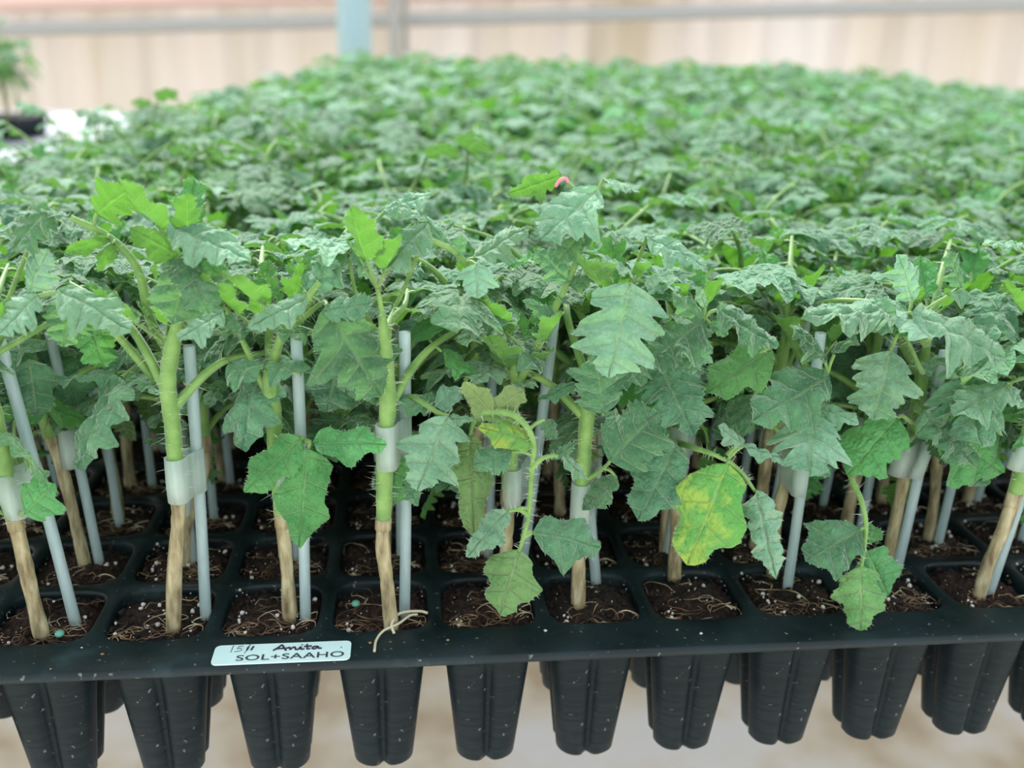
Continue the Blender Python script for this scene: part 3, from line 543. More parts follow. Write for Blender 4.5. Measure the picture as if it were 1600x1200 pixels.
# ------------------------------------------------------------------ the front row, plant by plant
# stem: pixels at the base depth; leaves: (petiole points (px, py, depth), [leaflets (base px, py, depth, tip px, py, depth, width ratio, facing, tone, lobing)])
HROW = [
 dict(base=(65, 988), stem=[(50, 930), (32, 850), (14, 770), (2, 700), (-10, 630), (-18, 560)], zg=1.05, lab='leftmost front-row seedling, leaning left, with a round bright leaf at its clip', stake=((117, 966), (62, 745), (-2, 530)), clip=(14, 62, 765),
  leaves=[([(22, 805, .3), (32, 803, .15), (40, 800, .05)], [(40, 803, .05, 86, 752, 0, .95, 'c', 'g', .08)]), ([(20, 805, .3), (0, 800, .2), (-8, 798, .15)], [(-4, 800, .15, -40, 780, .1, .9, 'c', 'g', .05)]),
   ([(-15, 560, .4), (30, 480, .3), (62, 463, .2), (90, 457, .15)], [(90, 455, .15, 213, 518, -.05, .62, 'm', 'p', .3), (60, 462, .2, -8, 528, 0, .75, 'm', 'p', .4), (112, 465, .2, 98, 548, .15, .8, 'c', 'b', .3), (48, 455, .2, 76, 384, .2, .8, 'm', 'p', .45)]),
   ([(-18, 560, .5), (40, 400, .5), (78, 340, .4)], [(78, 325, .4, 8, 400, .2, .75, 'm', 'b', .4)]),
   ([(-10, 620, .6), (20, 600, .6), (45, 605, .6)], [(45, 560, .6, 60, 660, .55, .7, 'c', 'b', .2), (20, 560, .6, 5, 640, .6, .6, 'c', 'b', .2)]),
   ([(140, 470, .6), (145, 485, .5), (140, 500, .45)], [(138, 498, .45, 166, 580, .4, .75, 'c', 'g', .2)])]),
 dict(base=(270, 978), stem=[(273, 885), (279, 800), (274, 720), (268, 650), (262, 600), (268, 550), (282, 480), (292, 400)], zg=1.28, lab='front-row seedling with a bare stem and a two-lobed dark leaf hanging above its clip', stake=((321, 957), (306, 720), (295, 540)), clip=(276, 308, 741),
  leaves=[([(260, 612, .5), (236, 585, .45), (205, 548, .4), (170, 508, .3), (152, 480, .2)], []),
   ([(268, 560, .5), (235, 500, .45), (215, 420, .4), (170, 370, .35), (110, 340, .3)], [(150, 335, .35, 218, 284, .3, .85, 'd', 'g', .5), (108, 340, .3, 60, 325, .4, .5, 'u', 'p', .4), (170, 372, .3, 95, 395, .3, .35, 'd', 'g', .3), (178, 380, .3, 150, 428, .25, .45, 'd', 'g', .3)]),
   ([(282, 520, .5), (290, 450, .35), (293, 405, .2), (297, 380, .15)], [(292, 402, .15, 268, 515, .05, .72, 'c', 'b', .12), (294, 402, .15, 330, 498, .05, .70, 'c', 'b', .12), (280, 402, .15, 196, 352, .1, .55, 'd', 'g', .25), (262, 352, .2, 402, 412, -.05, .55, 'm', 'p', .35), (310, 400, .15, 362, 424, .1, .5, 'm', 'g', .2)]),
   ([(292, 500, .5), (320, 470, .3), (350, 487, .15)], [(350, 487, .15, 273, 534, 0, .66, 'm', 'p', .25), (354, 490, .2, 374, 520, .1, .6, 'm', 'b', .3)])]),
 dict(base=(453, 960), stem=[(448, 885), (440, 800), (434, 740), (429, 690), (427, 640), (421, 600), (432, 545), (450, 500)], zg=.95, lab='front-row seedling with three smooth light leaves spread in front of its clip', stake=((477, 960), (468, 750), (462, 516)), clip=(440, 466, 722),
  leaves=[([(434, 690, .45), (455, 685, .25), (480, 690, .1), (487, 694, .05)], [(470, 685, .08, 374, 775, -.1, .50, 'c', 'g', .12), (490, 692, .05, 612, 692, -.05, .48, 'c', 'g', .12), (482, 700, .05, 466, 868, -.15, .48, 'c', 'g', .15)]),
   ([(425, 622, .45), (400, 578, .4), (378, 530, .35), (352, 478, .3)], [(352, 480, .35, 330, 410, .4, .6, 'c', 'b', .2)]),
   ([(428, 620, .45), (430, 560, .35), (448, 510, .2), (480, 466, .1), (500, 440, .1)], [(480, 468, .08, 383, 514, -.05, .55, 'm', 'p', .25), (492, 462, .1, 520, 380, .2, .5, 'm', 'b', .3)]),
   ([(450, 520, .5), (500, 475, .3), (512, 478, .15)], [(508, 478, .15, 602, 630, -.05, .74, 'c', 'b', .45), (508, 488, .1, 592, 470, 0, .5, 'c', 'b', .2)]),
   ([(432, 600, .6), (500, 540, .5), (535, 540, .4)], [(535, 540, .4, 508, 652, .35, .80, 'c', 'b', .12)]),
   ([(445, 520, .5), (520, 430, .4), (545, 388, .3)], [(548, 392, .25, 430, 374, 0, .62, 'u', 'p', .3), (540, 392, .3, 470, 452, .15, .8, 'm', 'b', .3), (552, 390, .3, 590, 440, .2, .6, 'm', 'p', .3)])]),
 dict(base=(612, 976), stem=[(604, 905), (598, 850), (600, 790), (602, 700), (606, 630), (604, 570), (598, 500), (590, 450)], zg=1.0, lab='front-row seedling just right of the sticker, light blue-green leaf crossing its stake', stake=((632, 955), (631, 700), (632, 519)), clip=(604, 630, 690),
  leaves=[([(606, 640, .45), (640, 620, .3), (685, 645, .1), (702, 650, .05)], [(700, 650, .05, 648, 776, -.15, .74, 'c', 'p', .5), (695, 655, .05, 744, 656, 0, .45, 'm', 'p', .15)]),
   ([(606, 650, .45), (660, 640, .4), (680, 636, .3)], [(682, 632, .3, 562, 618, .2, .40, 'm', 'b', .25), (682, 636, .25, 722, 604, .25, .75, 'c', 'p', .1)]),
   ([(602, 715, .45), (618, 705, .3), (622, 708, .25)], [(622, 706, .25, 598, 806, .2, .50, 'c', 'g', .2), (622, 706, .25, 578, 770, .25, .4, 'c', 'b', .1), (628, 740, .3, 655, 795, .25, .5, 'c', 'b', .1)]),
   ([(618, 480, .5), (640, 430, .4), (668, 360, .25)], [(668, 352, .2, 590, 432, 0, .55, 'm', 'p', .25), (664, 350, .25, 600, 300, .3, .5, 'u', 'p', .35)]),
   ([(612, 560, .5), (560, 470, .4), (545, 400, .3)], [(600, 330, .5, 680, 300, .4, .5, 'm', 'p', .35)])]),
 dict(base=(786, 935), stem=[(790, 880), (792, 820), (796, 740), (802, 660), (806, 600)], zg=1.0, lab='front-row seedling forking into a wide V of two branches, drooping compound leaf in front', stake=((812, 900), (838, 620), (866, 495)), clip=(800, 822, 748),
  leaves=[([(806, 602, .4), (790, 535, .4), (755, 462, .35), (718, 400, .3), (668, 372, .25)], [(745, 412, .2, 746, 470, .05, .95, 'c', 'p', .3), (742, 405, .3, 834, 350, .25, .58, 'm', 'p', .35), (700, 385, .3, 650, 330, .35, .5, 'm', 'b', .3), (714, 398, .28, 722, 365, .25, .7, 'c', 'b', .1)]),
   ([(808, 602, .4), (838, 545, .4), (868, 480, .38), (900, 410, .35), (925, 330, .3)], [(935, 298, .3, 838, 380, .05, .75, 'm', 'p', .4), (925, 345, .35, 862, 418, .3, .6, 'c', 'b', .3), (890, 440, .35, 832, 385, .3, .5, 'c', 'b', .35), (888, 445, .35, 935, 428, .3, .7, 'c', 'b', .4), (880, 275, .5, 785, 305, .4, .4, 'd', 'g', .4), (940, 280, .4, 1005, 300, .4, .5, 'u', 'p', .3), (866, 492, .35, 812, 468, .3, .4, 'c', 'b', .4)]),
   ([(800, 660, .4), (745, 648, .1), (775, 643, 0), (810, 653, -.05), (833, 690, -.08), (830, 750, -.1), (826, 805, -.12), (815, 850, -.15), (810, 862, -.18)],
    [(812, 858, -.16, 778, 970, -.28, .72, 'c', 'o', .22), (832, 832, -.12, 948, 856, -.2, .68, 'c', 'b', .2), (795, 798, -.12, 724, 876, -.2, .45, 'c', 'p', .3), (800, 705, -.05, 735, 728, -.05, .75, 'c', 'b', .2), (836, 692, -.08, 742, 664, -.1, .46, 'c', 'y', .08), (768, 645, 0, 720, 592, .02, .55, 'd', 'o', .2), (770, 645, 0, 822, 606, .02, .75, 'd', 'o', .2), (850, 655, 0, 868, 690, -.05, .7, 'c', 'b', .25)]),
   ([(826, 805, -.12), (812, 797, -.12), (795, 798, -.12)], []), ([(828, 735, -.1), (850, 715, -.12), (880, 712, -.12)], [(876, 712, -.12, 922, 752, -.1, .45, 'm', 'p', .2), (862, 718, -.12, 905, 688, -.1, .3, 'c', 'b', .3)]),
   ([(815, 840, -.14), (832, 833, -.13)], []), ([(745, 650, .2), (738, 665, .18), (735, 680, .15)], [(735, 678, .15, 742, 858, .1, .30, 'c', 'o', .15)])]),
 dict(base=(904, 942), stem=[(904, 880), (905, 800), (910, 740), (914, 690), (920, 620), (930, 545), (955, 470)], zg=1.05, lab='front-row seedling carrying the largest pale lobed leaf, its tip pointing straight down', stake=((932, 905), (928, 820), (905, 650)), clip=(908, 926, 770),
  leaves=[([(945, 540, .45), (970, 480, .3), (985, 440, .15)], [(985, 442, .12, 948, 602, -.1, .86, 'c', 'p', .5), (1005, 440, .15, 1095, 425, .05, .5, 'u', 'p', .3), (992, 432, .2, 905, 385, .05, .5, 'u', 'p', .3)]),
   ([(912, 735, .45), (935, 738, .3), (953, 722, .15)], [(953, 720, .12, 1034, 636, .05, .92, 'c', 'b', .25), (965, 745, .2, 905, 800, .25, .5, 'c', 'b', .2)]),
   ([(925, 620, .5), (940, 640, .3), (942, 648, .15)], [(942, 645, .12, 930, 545, .15, .85, 'c', 'b', .35), (900, 600, .4, 836, 628, .3, .4, 'm', 'b', .2)]),
   ([(960, 500, .5), (1000, 400, .4), (1010, 370, .4)], [(1010, 372, .35, 1112, 420, .1, .5, 'm', 'p', .4), (990, 380, .35, 905, 345, .3, .5, 'u', 'b', .35)])]),
 dict(base=(1054, 898), stem=[(1056, 840), (1058, 760), (1062, 690), (1068, 620), (1073, 560), (1090, 500)], zg=.9, lab='front-row seedling with a large yellowing spotted leaf drooping in front', stake=((1042, 860), (1065, 700), (1090, 560)), clip=(1060, 1075, 680),
  leaves=[([(1062, 692, .45), (1085, 700, .2), (1110, 708, .05), (1136, 720, -.05)], [(1138, 724, -.05, 1068, 896, -.2, .60, 'c', 'y', .15), (1160, 698, -.02, 1120, 662, 0, .6, 'm', 'p', .2), (1158, 697, -.02, 1240, 724, -.1, .26, 'm', 'p', .2)]),
   ([(1136, 712, -.03), (1148, 700, -.02), (1162, 696, -.02)], []), ([(1136, 720, -.05), (1160, 740, -.08), (1180, 768, -.1)], [(1180, 765, -.1, 1216, 915, -.2, .34, 'c', 'p', .35)]),
   ([(1062, 700, .4), (1050, 695, .3)], [(1058, 692, .25, 992, 822, .12, .62, 'c', 'b', .1)]),
   ([(1090, 510, .45), (1098, 498, .3), (1100, 500, .2)], [(1100, 502, .18, 1000, 572, .05, .72, 'c', 'b', .45), (1095, 505, .18, 1078, 592, .1, .62, 'c', 'b', .4), (1096, 498, .2, 1045, 455, .2, .45, 'c', 'b', .2), (1108, 505, .2, 1140, 525, .15, .6, 'c', 'b', .3), (1118, 482, .15, 1222, 548, 0, .55, 'm', 'b', .45), (1102, 480, .2, 1088, 445, .2, .5, 'm', 'p', .1)]),
   ([(1068, 640, .5), (1120, 590, .4), (1200, 545, .35)], [(1205, 545, .35, 1096, 618, .2, .56, 'c', 'g', .1)])]),
 dict(base=(1208, 892), stem=[(1212, 820), (1225, 760), (1240, 700), (1262, 620), (1285, 560)], zg=1.15, lab='front-row seedling with a dark hairy leaf near the top, right of the yellowing leaf', stake=((1231, 912), (1250, 745), (1282, 520)), clip=(1234, 1252, 735),
  leaves=[([(1275, 590, .45), (1288, 585, .3), (1292, 588, .2)], [(1294, 590, .15, 1166, 662, 0, .66, 'c', 'b', .25), (1290, 565, .2, 1232, 503, .15, .5, 'm', 'b', .35), (1302, 555, .2, 1352, 505, .2, .4, 'u', 'b', .3)]),
   ([(1255, 640, .5), (1285, 640, .4), (1290, 645, .3)], [(1285, 668, .3, 1325, 650, .25, .7, 'm', 'g', .1), (1240, 680, .4, 1300, 750, .3, .45, 'c', 'b', .2)]),
   ([(1240, 700, .5), (1190, 640, .5), (1170, 560, .5)], [(1190, 620, .5, 1110, 690, .5, .5, 'c', 'b', .2)])]),
 dict(base=(1386, 880), stem=[(1398, 820), (1412, 750), (1425, 690), (1436, 620), (1446, 550), (1452, 500)], zg=1.1, lab='front-row seedling with a thick slanting stem and pale ragged leaves at the top', stake=((1402, 885), (1440, 700), (1476, 548)), clip=(1412, 1440, 715),
  leaves=[([(1446, 540, .45), (1425, 505, .3), (1395, 492, .2)], [(1395, 492, .18, 1244, 492, -.05, .44, 'm', 'p', .5), (1392, 500, .2, 1374, 525, .15, .7, 'c', 'p', .1), (1425, 515, .2, 1395, 520, .15, .6, 'c', 'g', .1)]),
   ([(1446, 540, .45), (1430, 505, .3), (1420, 492, .2)], [(1422, 490, .18, 1582, 565, -.1, .62, 'm', 'p', .5), (1425, 470, .25, 1402, 392, .3, .68, 'm', 'p', .45), (1478, 462, .25, 1592, 462, .1, .4, 'u', 'p', .3), (1500, 450, .3, 1480, 385, .3, .5, 'm', 'b', .3)]),
   ([(1440, 580, .45), (1410, 520, .2), (1392, 545, .12)], [(1392, 548, .1, 1362, 665, -.05, .82, 'c', 'p', .42)]),
   ([(1425, 660, .5), (1410, 650, .35), (1400, 655, .3)], [(1402, 652, .3, 1318, 748, .2, .72, 'c', 'g', .25)]),
   ([(1412, 690, .45), (1370, 695, .38), (1330, 735, .28), (1345, 780, .05), (1352, 810, -.05), (1352, 840, -.1), (1345, 890, -.18)], [(1343, 828, -.08, 1252, 880, -.15, .86, 'c', 'b', .2), (1350, 822, -.05, 1382, 845, -.1, .65, 'c', 'g', .05), (1352, 860, -.05, 1392, 935, -.1, .85, 'c', 'g', .25), (1345, 884, -.18, 1345, 995, -.28, .62, 'c', 'o', .3)]),
   ([(1430, 640, .5), (1438, 645, .4), (1445, 650, .35)], [(1440, 640, .35, 1530, 735, .25, .4, 'c', 'b', .2), (1470, 660, .4, 1575, 745, .35, .75, 'c', 'g', .2)])]),
 dict(base=(1530, 926), stem=[(1545, 880), (1570, 820), (1592, 750), (1605, 690), (1620, 600), (1630, 520)], zg=1.0, lab='rightmost front-row seedling, its woody stem leaning sharply right', stake=((1546, 920), (1600, 790), (1650, 600)), clip=(1602, 1618, 700),
  leaves=[([(1620, 600, .45), (1605, 590, .3), (1572, 600, .2)], [(1572, 602, .18, 1484, 652, 0, .68, 'm', 'p', .3), (1578, 605, .2, 1600, 640, .15, .6, 'm', 'p', .3)]),
   ([(1630, 540, .5), (1620, 420, .3), (1600, 380, .2)], [(1605, 385, .2, 1530, 380, .1, .4, 'u', 'p', .3)])]),
]
CL = {'c': (.95, .45), 'm': (.55, .85), 'u': (.12, 1.0), 'd': (-.9, .35)}
HERO_X = []; HERO_STAKE = set()
def hero():
    for n, h in enumerate(HROW):
        rng = np.random.default_rng(900+n); bx, by = h['base']; b = rim_pt0(bx, by); Y = b[1]; HERO_X.append(n+.5)
        e = link('tomato_seedling', None, None, b); tag(e, h['lab'], 'seedling', 'tomato seedlings in the trays')
        pts = [b+np.array([0, 0, -.06])]+[at(x, y, Y) for x, y in h['stem']]
        mb = stem_mb(pts, rng, h['zg'], r0=.062, hair=70, ns=12); child('stem', mb, SM, e, b)
        for pet, lfs in h['leaves']:
            pp_ = [at(*p) for p in pet]; sp_ = spline(pts, 7)
            if pet[0][2] > .37:
                j_ = int(np.argmin(np.linalg.norm((sp_-pp_[0])*np.array([1, 1, .6]), axis=1)))
                if len(pp_) > 1 and pp_[1][2] >= pp_[0][2]: j_ = max(0, j_-2)
                pp_ = [sp_[j_]]+(pp_[1:] if np.linalg.norm(sp_[j_]-pp_[0]) < .15 else pp_)
            mb = MB(); path = spline(pp_, 5); r = np.linspace(.036, .018, len(path)) if len(pet) > 3 else np.linspace(.026, .014, len(path))
            if pet[0][1] > 480 and len(pet) == 5 and pet[-1][2] > 0: r = r*1.35
            tube(mb, path, r, 8, 0, cap=False); hairs(mb, path, r, rng, per=80, m=2, ln=.06)
            blads = []
            for (x0, y0, Y0, x1, y1, Y1, wr, face, tone, lobe) in lfs:
                A, B = at(x0, y0, Y0), at(x1, y1, Y1); cdir = nz(CAM-A); hn = cdir*CL[face][0]+UP*CL[face][1]
                L_ = np.linalg.norm(B-A)
                if len(path) > 2:
                    q = path[int(np.argmin(np.linalg.norm(path-A, axis=1)))]; dd = np.linalg.norm(q-A)
                    if .02 < dd < .8: tube(mb, spline([q, (q+A)/2+UP*.015, A+(B-A)*.03], 4), .015, 6, 0, cap=False)
                lm = MB(); blads.append((lm, tone)); blade(lm, A, B, hn, wr=wr*1.05, nv=4 if L_ > .4 else 3, lobe=lobe*1.1, sag=.10, cup=.22 if lobe > .15 else .15, wave=.03, nt=60 if L_ > .4 else 36, ns=19 if L_ > .4 else 11, m=1, rng=rng, puff=.034 if tone in 'bp' else .016, hair=26, hm=2)
            lo_ = child('leaf', mb, [M_PET, M_BLUE, M_HAIR], e, b)
            for lm, t in blads:
                q = link('leaflet', lm.mesh('leaflet', MATS(t)), lo_)
                if t == 'y': q['label'] = 'yellowing leaflet'
        sp0 = spline(pts, 7); top = pts[-1]; sh = shoot(rng, top, 1.2, HI, 60); child('shoot_tip', sh, MATS('g'), e, b)
        if n == 4: sh = shoot(rng, at(832, 560, .4), 1.3, HI, 90); child('shoot_tip', sh, MATS('g'), e, b)
        if n in (1, 2): sh = shoot(rng, at(258, 535, .42) if n == 1 else at(405, 520, .42), 1.1, HI, 90); child('shoot_tip', sh, MATS('g'), e, b)
        for nm, tb, t in template(700+n, HI, hair=20)[1:-1]:               # the rest of its crown, on the side away from the viewer
            V = np.concatenate(tb.v); c_ = V.mean(0)
            if c_[1] > (.42 if n == 4 else .12) and V[:, 2].max() > 2.4:
                q0 = V[:6].mean(0); zt = min(q0[2]+b[2], top[2]-.05); j_ = int(np.argmin(np.abs(sp0[:, 2]-zt))); off = sp0[j_]-b-q0; o = link('leaf', tb.mesh('leaf', MATS(t)), e); o.location = [v*P for v in off]; o.scale = (1, 1, 1.02)
        (x0, y0), (x1, y1), (x2, y2) = h['stake']; s0 = rim_pt0(x0, y0); ys = s0[1]; s2 = at(x2, y2, ys); s0 = s0-np.array([0, 0, .06])
        stake(s0, s2, 'clear support stake of the '+('leftmost front-row seedling' if n == 0 else 'rightmost front-row seedling' if n == 9 else f'front-row seedling {ORD[n]} from the left'), 'clear support stakes', r=.051)
        HERO_STAKE.add((n+.5, .5))
        xs, xk, yc = h['clip']; cz = at(xs, yc, Y); ck = at(xk, yc, ys)
        if abs(ck[1]-cz[1]) < .6: clip(cz, ck, 'milky grafting clip on the '+('leftmost' if n == 0 else 'rightmost' if n == 9 else ORD[n])+(' front-row stem' if n in (0, 9) else ' front-row stem from the left'), tilt=-.2 if n == 0 else .2 if n > 7 else 0)
def rim_pt0(px, py):
    d = RM.T @ np.array([(px-800)/F_PX, (py-600)/F_PX, 1.0]); return CAM+d*((0-CAM[2])/d[2])
hero()
mb = MB(); pp = [at(x, y, .3) for x, y in ((868, 292), (874, 282), (884, 279), (888, 285))]; tube(mb, spline(pp, 4), .014, 6)
tag(link('pink_ribbon', mb.mesh('pink_ribbon', [M_PINK])), 'tiny pink scrap caught on the top leaves near the middle', 'ribbon')

# ------------------------------------------------------------------ seedlings by template
NT = 9
tn, tm, tf = [], [], []
for k in range(NT): tn.append([(nm, mb.mesh(nm, SM if nm == 'stem' else MATS(t))) for nm, mb, t in template(100+k, HI, hair=26 if k < 5 else 0)])
for k in range(6):
    parts = template(300+k, MID); st = parts[0][1].mesh('stem', SM); fo = MB()
    for nm, mb, t in parts[1:]:
        fo.merge(mb)
        if t != 'b':
            n = len(mb.qm); fo.qm[-n:] = [np.where(a == 1, 3 if t == 'p' else 4, a) for a in fo.qm[-n:]]
    tm.append([('stem', st), ('foliage', fo.mesh('foliage', [M_PET, M_BLUE, M_HAIR, M_PALE, M_GREEN]))])
for k in range(8):
    parts = template(500+k, LO); fo = MB(); fo.merge(parts[0][1]); fo.qm = [np.where(a == 1, 5, a) for a in fo.qm]; fo.tm = [np.where(a == 1, 5, a) for a in fo.tm]
    for nm, mb, t in parts[1:]:
        fo.merge(mb); n = len(mb.qm)
        if t != 'b': fo.qm[-n:] = [np.where(a == 1, 3 if t == 'p' else 4, a) for a in fo.qm[-n:]]
    tf.append(fo)
def place_template(parts, X, Y, rz, s, sz, lab, grp='tomato seedlings in the trays', z=-.02, skip=None):
    e = link('tomato_seedling', None, None, (X, Y, z)); e.empty_display_size = .02; tag(e, lab, 'seedling', grp)
    e.rotation_euler = (0, 0, rz); e.scale = (s, s, sz)
    for k, (nm, me) in enumerate(parts):
        if skip and skip(k, nm): continue
        link(nm, me, e)
    return e
rowrank = {}
for it in sorted(inv, key=lambda a: a[7]):
    key = (it[4], it[5]); rowrank.setdefault(key, []).append((it[1], it[2]))
rng = np.random.default_rng(77); single = inv[:300]; rest = inv[300:]
LEFT_LABEL = {}
for (z, X, Y, i, j, r, c, px) in single:
    if (j, r) == (0, 0) and (X in HERO_X): continue
    rr = j*NY+r; k = rowrank[(j, r)].index((X, Y)); h = height(X, Y)/3.25
    rz = rng.random()*6.28; s = .95+.12*rng.random()
    if rr < 5: lab = f'tomato seedling in the {ORD[rr]} row back, {ORD[min(k, 19)]} from the left'
    else: lab = f'tomato seedling merging into the leaf canopy of the {ORD[min(rr, 19)]} row back'
    sk = None
    if rr < 6: ti = int(rng.integers(NT))
    if rr == 1 and X == 4.5:
        def sk(k, nm):
            if nm != 'leaf': return False
            co = np.empty(len(tn[ti][k][1].vertices)*3); tn[ti][k][1].vertices.foreach_get('co', co); c_ = co.reshape(-1, 3).mean(0)/P
            return math.sin(rz)*c_[0]+math.cos(rz)*c_[1] < .1 and c_[2] < 2.6
    if rr < 6: place_template(tn[ti], X+rng.normal()*.05, Y+rng.normal()*.05, rz, s, h*(.93+.12*rng.random()), lab, skip=sk)
    else: place_template(tm[int(rng.integers(6))], X+rng.normal()*.06, Y+rng.normal()*.06, rz, s, h*(.93+.14*rng.random()), lab)
    if rr < 6 and not (X, Y) in HERO_STAKE:
        sp = np.clip((X-4.2)*.035, -.22, .22); b_ = np.array([X+.13+rng.normal()*.04, Y-.02+rng.normal()*.05, -.06]); t_ = b_+np.array([sp+rng.normal()*.05, rng.normal()*.05, 2.45+.15*rng.random()])
        stake(b_, t_, f'clear plastic support stake in the {ORD[rr]} row back, {ORD[min(k, 19)]} from the left', 'clear support stakes')
        if rr < 4: clip((X+.02, Y, 1.25), (b_+(t_-b_)*.5)*np.array([1, 1, 0])+np.array([0, 0, 1.25]), f'milky grafting clip round a stem in the {ORD[rr]} row back, {ORD[min(k, 19)]} from the left')
fm = MB()
for (z, X, Y, i, j, r, c, px) in rest:
    a = rng.random()*6.28; h = height(X, Y)/3.25*(.94+.14*rng.random()); s = 1.0+.15*rng.random()
    Mx = np.array([[math.cos(a)*s, -math.sin(a)*s, 0], [math.sin(a)*s, math.cos(a)*s, 0], [0, 0, h]])
    fm.merge(tf[int(rng.integers(8))], Mx, np.array([X+rng.normal()*.07, Y+rng.normal()*.07, -.02]))
o = link('tomato_seedling_canopy', fm.mesh('tomato_seedling_canopy', [M_PET, M_BLUE, M_HAIR, M_PALE, M_GREEN, M_BARK])); tag(o, 'blurred distant mass of seedlings filling the far trays', 'seedlings', kind='stuff')
mb = MB()
for (z, X, Y, i, j, r, c, px) in inv:
    if j > 0 or i > 0: mb.add([(X-.42, Y-.42, -.06), (X+.42, Y-.42, -.06), (X+.42, Y+.42, -.06), (X-.42, Y+.42, -.06), (X, Y, -.02)], t=[[0, 1, 4], [1, 2, 4], [2, 3, 4], [3, 0, 4]])
tag(link('peat', mb.mesh('peat', [M_SOIL])), 'peat filling the cells of the trays behind the front tray', 'soil', kind='stuff')

# the taller seedlings on a separate tray at the left edge
NTX, NTY = -36.0, 68.0
far_tray(NTX-3, NTY, 'separate dark tray of taller seedlings far back at the left edge', 'plug trays on the bench')
for (c, r) in ((14, 0), (13, 0), (12, 0), (14, 2), (13, 2)):
    place_template(tm[(c+r) % 6], NTX-3+c+.5, NTY+r+.5, c*1.7+r, 1.55, 1.75, 'tall blurred seedling on the separate tray at the far left', 'tall seedlings on the separate tray')

# ------------------------------------------------------------------ label sticker on the rim
def rim_pt(px, py, z=.006):
    d = RM.T @ np.array([(px-800)/F_PX, (py-600)/F_PX, 1.0]); return CAM+d*((z-CAM[2])/d[2])
def sticker():
    q = [rim_pt(346, 1010), rim_pt(549, 1001), rim_pt(546, 1046), rim_pt(314, 1057)]
    x0, x1 = (q[0][0]+q[3][0])/2, (q[1][0]+q[2][0])/2; y1 = (q[0][1]+q[1][1])/2; y0 = (q[2][1]+q[3][1])/2
    y0 = max(y0, -RIM+.02); y1 = min(y1, -.01); W_, H_ = x1-x0, y1-y0
    e = link('seed_label', None, None, (x0, y0, .006)); tag(e, 'white sticker on the tray rim with handwriting and printed letters', 'label')
    mb = MB(); pts = []; cr_ = .05
    for cx_, cy_, a0 in ((W_-cr_, H_-cr_, 0), (cr_, H_-cr_, PI/2), (cr_, cr_, PI), (W_-cr_, cr_, 3*PI/2)):
        for k in range(6): a = a0+k*PI/10; pts.append((cx_+cr_*math.cos(a), cy_+cr_*math.sin(a)))
    n = len(pts); V = [(x, y, .006) for x, y in pts]+[(x, y, -.004) for x, y in pts]+[(W_/2, H_/2, .006)]
    mb.add(V, [[k, n+k, n+(k+1) % n, (k+1) % n] for k in range(n)], [[2*n, k, (k+1) % n] for k in range(n)]); link('paper', mb.mesh('paper', [M_LABEL], False), e)
    def strokes(name, S, ox, oy, sx_, sy_, r, m):
        mb = MB()
        for s in S: tube(mb, spline([(ox+x*sx_, oy+y*sy_, .0085) for x, y in s], 4) if len(s) > 2 else [(ox+x*sx_, oy+y*sy_, .0085) for x, y in s], r, 5)
        link(name, mb.mesh(name, [m]), e)
    # 15/11
    strokes('handwritten_date', [[(.05, 0), (.1, 1)], [(.62, .85), (.4, .85)], [(.4, .85), (.33, .5), (.5, .52), (.55, .2), (.22, .05)], [(.75, -.25), (.95, 1.2)]], W_*.115, H_*.60, .17, .10, .0035, M_INK2)
    strokes('handwritten_date_end', [[(.0, .1), (.05, .8)], [(.22, .1), (.3, .85)]], W_*.235, H_*.64, .17, .075, .008, M_INK)
    # Anita
    A = [[(0, 0), (.35, .6), (.6, 1.1), (.8, .5), (1., -.1)], [(.1, .3), (.5, .35), (1.0, .4), (1.25, .55)], [(1.25, .55), (1.3, .0)], [(1.3, .1), (1.5, .5), (1.65, .5), (1.75, .0), (1.95, .1)],
         [(1.95, .1), (2.1, .55), (2.15, .05), (2.4, .1)], [(2.15, .95), (2.2, 1.0)], [(2.55, 1.05), (2.6, .5), (2.62, .05), (2.85, .1)], [(2.35, .6), (2.95, .65)],
         [(3.45, .5), (3.15, .5), (3.0, .2), (3.2, .0), (3.45, .45), (3.5, .1), (3.75, .1)]]
    strokes('handwritten_name', A, W_*.43, H_*.60, W_*.35/3.7, H_*.25, .0085, M_INK)
    strokes('ink_dot', [[(0, 0), (.02, .02)]], W_*.925, H_*.62, .3, .3, .005, M_INK)
    cu = bpy.data.curves.new('printed_text', 'FONT'); cu.body = 'SOL+SAAHO'; cu.size = 1.0; cu.space_character = 1.05
    cu.offset = .012; cu.materials.append(M_PRINT)
    ft = bpy.data.objects.new('printed_text', cu); COL.objects.link(ft); bpy.context.view_layer.update(); me = bpy.data.meshes.new_from_object(ft.evaluated_get(bpy.context.evaluated_depsgraph_get()))
    bpy.data.objects.remove(ft); t = bpy.data.objects.new('printed_text', me); COL.objects.link(t)
    co = np.array([v.co[:] for v in me.vertices]); wx, wy = np.ptp(co[:, 0]), np.ptp(co[:, 1])
    t.parent = e; t.scale = (W_*.78*P/wx, H_*.29*P/wy, 1); t.location = (W_*.17*P, H_*.15*P, .0085*P)
sticker()
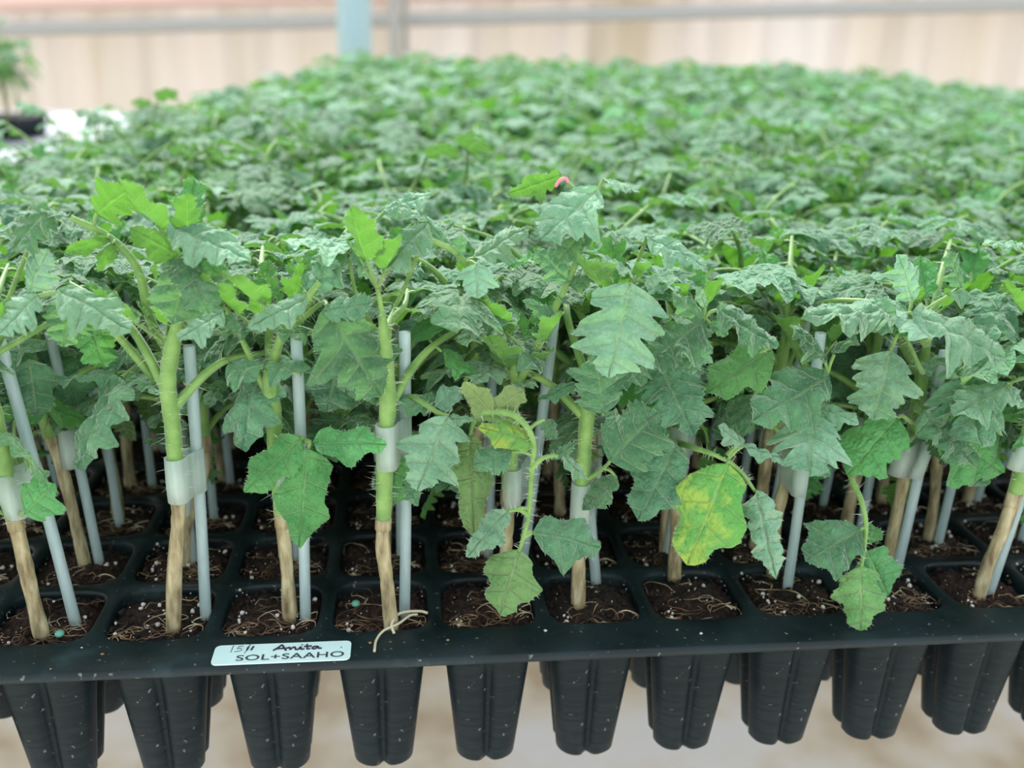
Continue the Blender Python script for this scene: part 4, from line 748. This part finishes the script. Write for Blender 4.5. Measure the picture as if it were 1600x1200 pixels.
def bits():
    rng = np.random.default_rng(3)
    for (px, py, lab) in ((93, 990, 'teal fertiliser pellet on the front peat plug at the left edge'), (556, 943, 'teal fertiliser pellet on the peat plug right of the sticker')):
        p = rim_pt(px, py, 0.02); mb = MB(); V = []; a = np.linspace(0, 2*PI, 12, endpoint=False)
        for k in range(7):
            f = PI*k/6; V += [(.042*math.sin(f)*math.cos(t), .042*math.sin(f)*math.sin(t), .032*math.cos(f)) for t in a]
        i = np.arange(6)[:, None]*12; j = np.arange(12)[None, :]; k = (j+1) % 12; mb.add(V, np.stack([i+j, i+12+j, i+12+k, i+k], -1).reshape(-1, 4))
        tag(link('fertiliser_pellet', mb.mesh('fertiliser_pellet', [M_PELLET]), None, p), lab, 'pellet', 'teal pellets on the peat')
    path = [rim_pt(x, y, z) for x, y, z in ((585, 1018, .02), (588, 1000, .03), (600, 985, .05), (622, 975, .06), (640, 962, .07), (652, 960, .05))]
    mb = MB(); tube(mb, spline(path, 4), .012, 6); path = [rim_pt(x, y, z) for x, y, z in ((616, 990, .02), (612, 975, .07), (625, 958, .10), (655, 955, .06), (668, 958, .03))]; tube(mb, spline(path, 4), .014, 6)
    tag(link('bare_root', mb.mesh('bare_root', [mat('pale_root', (.55, .52, .36), .6)])), 'thick pale root curling over the rim right of the sticker', 'root')
    spots = [(128, 1012), (79, 1045), (578, 1004), (205, 1000), (272, 1045), (700, 1000), (852, 985), (980, 1016), (1058, 984), (1095, 990), (160, 1022), (420, 1062)]
    for q, (x, y) in enumerate(spots):
        p = rim_pt(x, y, .012); mb = MB(); s = .012+.012*rng.random()
        v = np.array([[1, 0, 0], [-1, 0, 0], [0, 1, 0], [0, -1, 0], [0, 0, .7], [0, 0, -.7]])*s*(.7+.6*rng.random((6, 1)))
        mb.add(v, t=[[0, 2, 4], [2, 1, 4], [1, 3, 4], [3, 0, 4], [2, 0, 5], [1, 2, 5], [3, 1, 5], [0, 3, 5]])
        if p[1] > -RIM and p[1] < 0: tag(link('peat_crumb', mb.mesh('peat_crumb', [M_PERL if q % 3 == 0 else M_ROOT]), None, p), 'tiny stray crumb lying on the tray rim', 'crumb', 'crumbs on the rim')
bits()
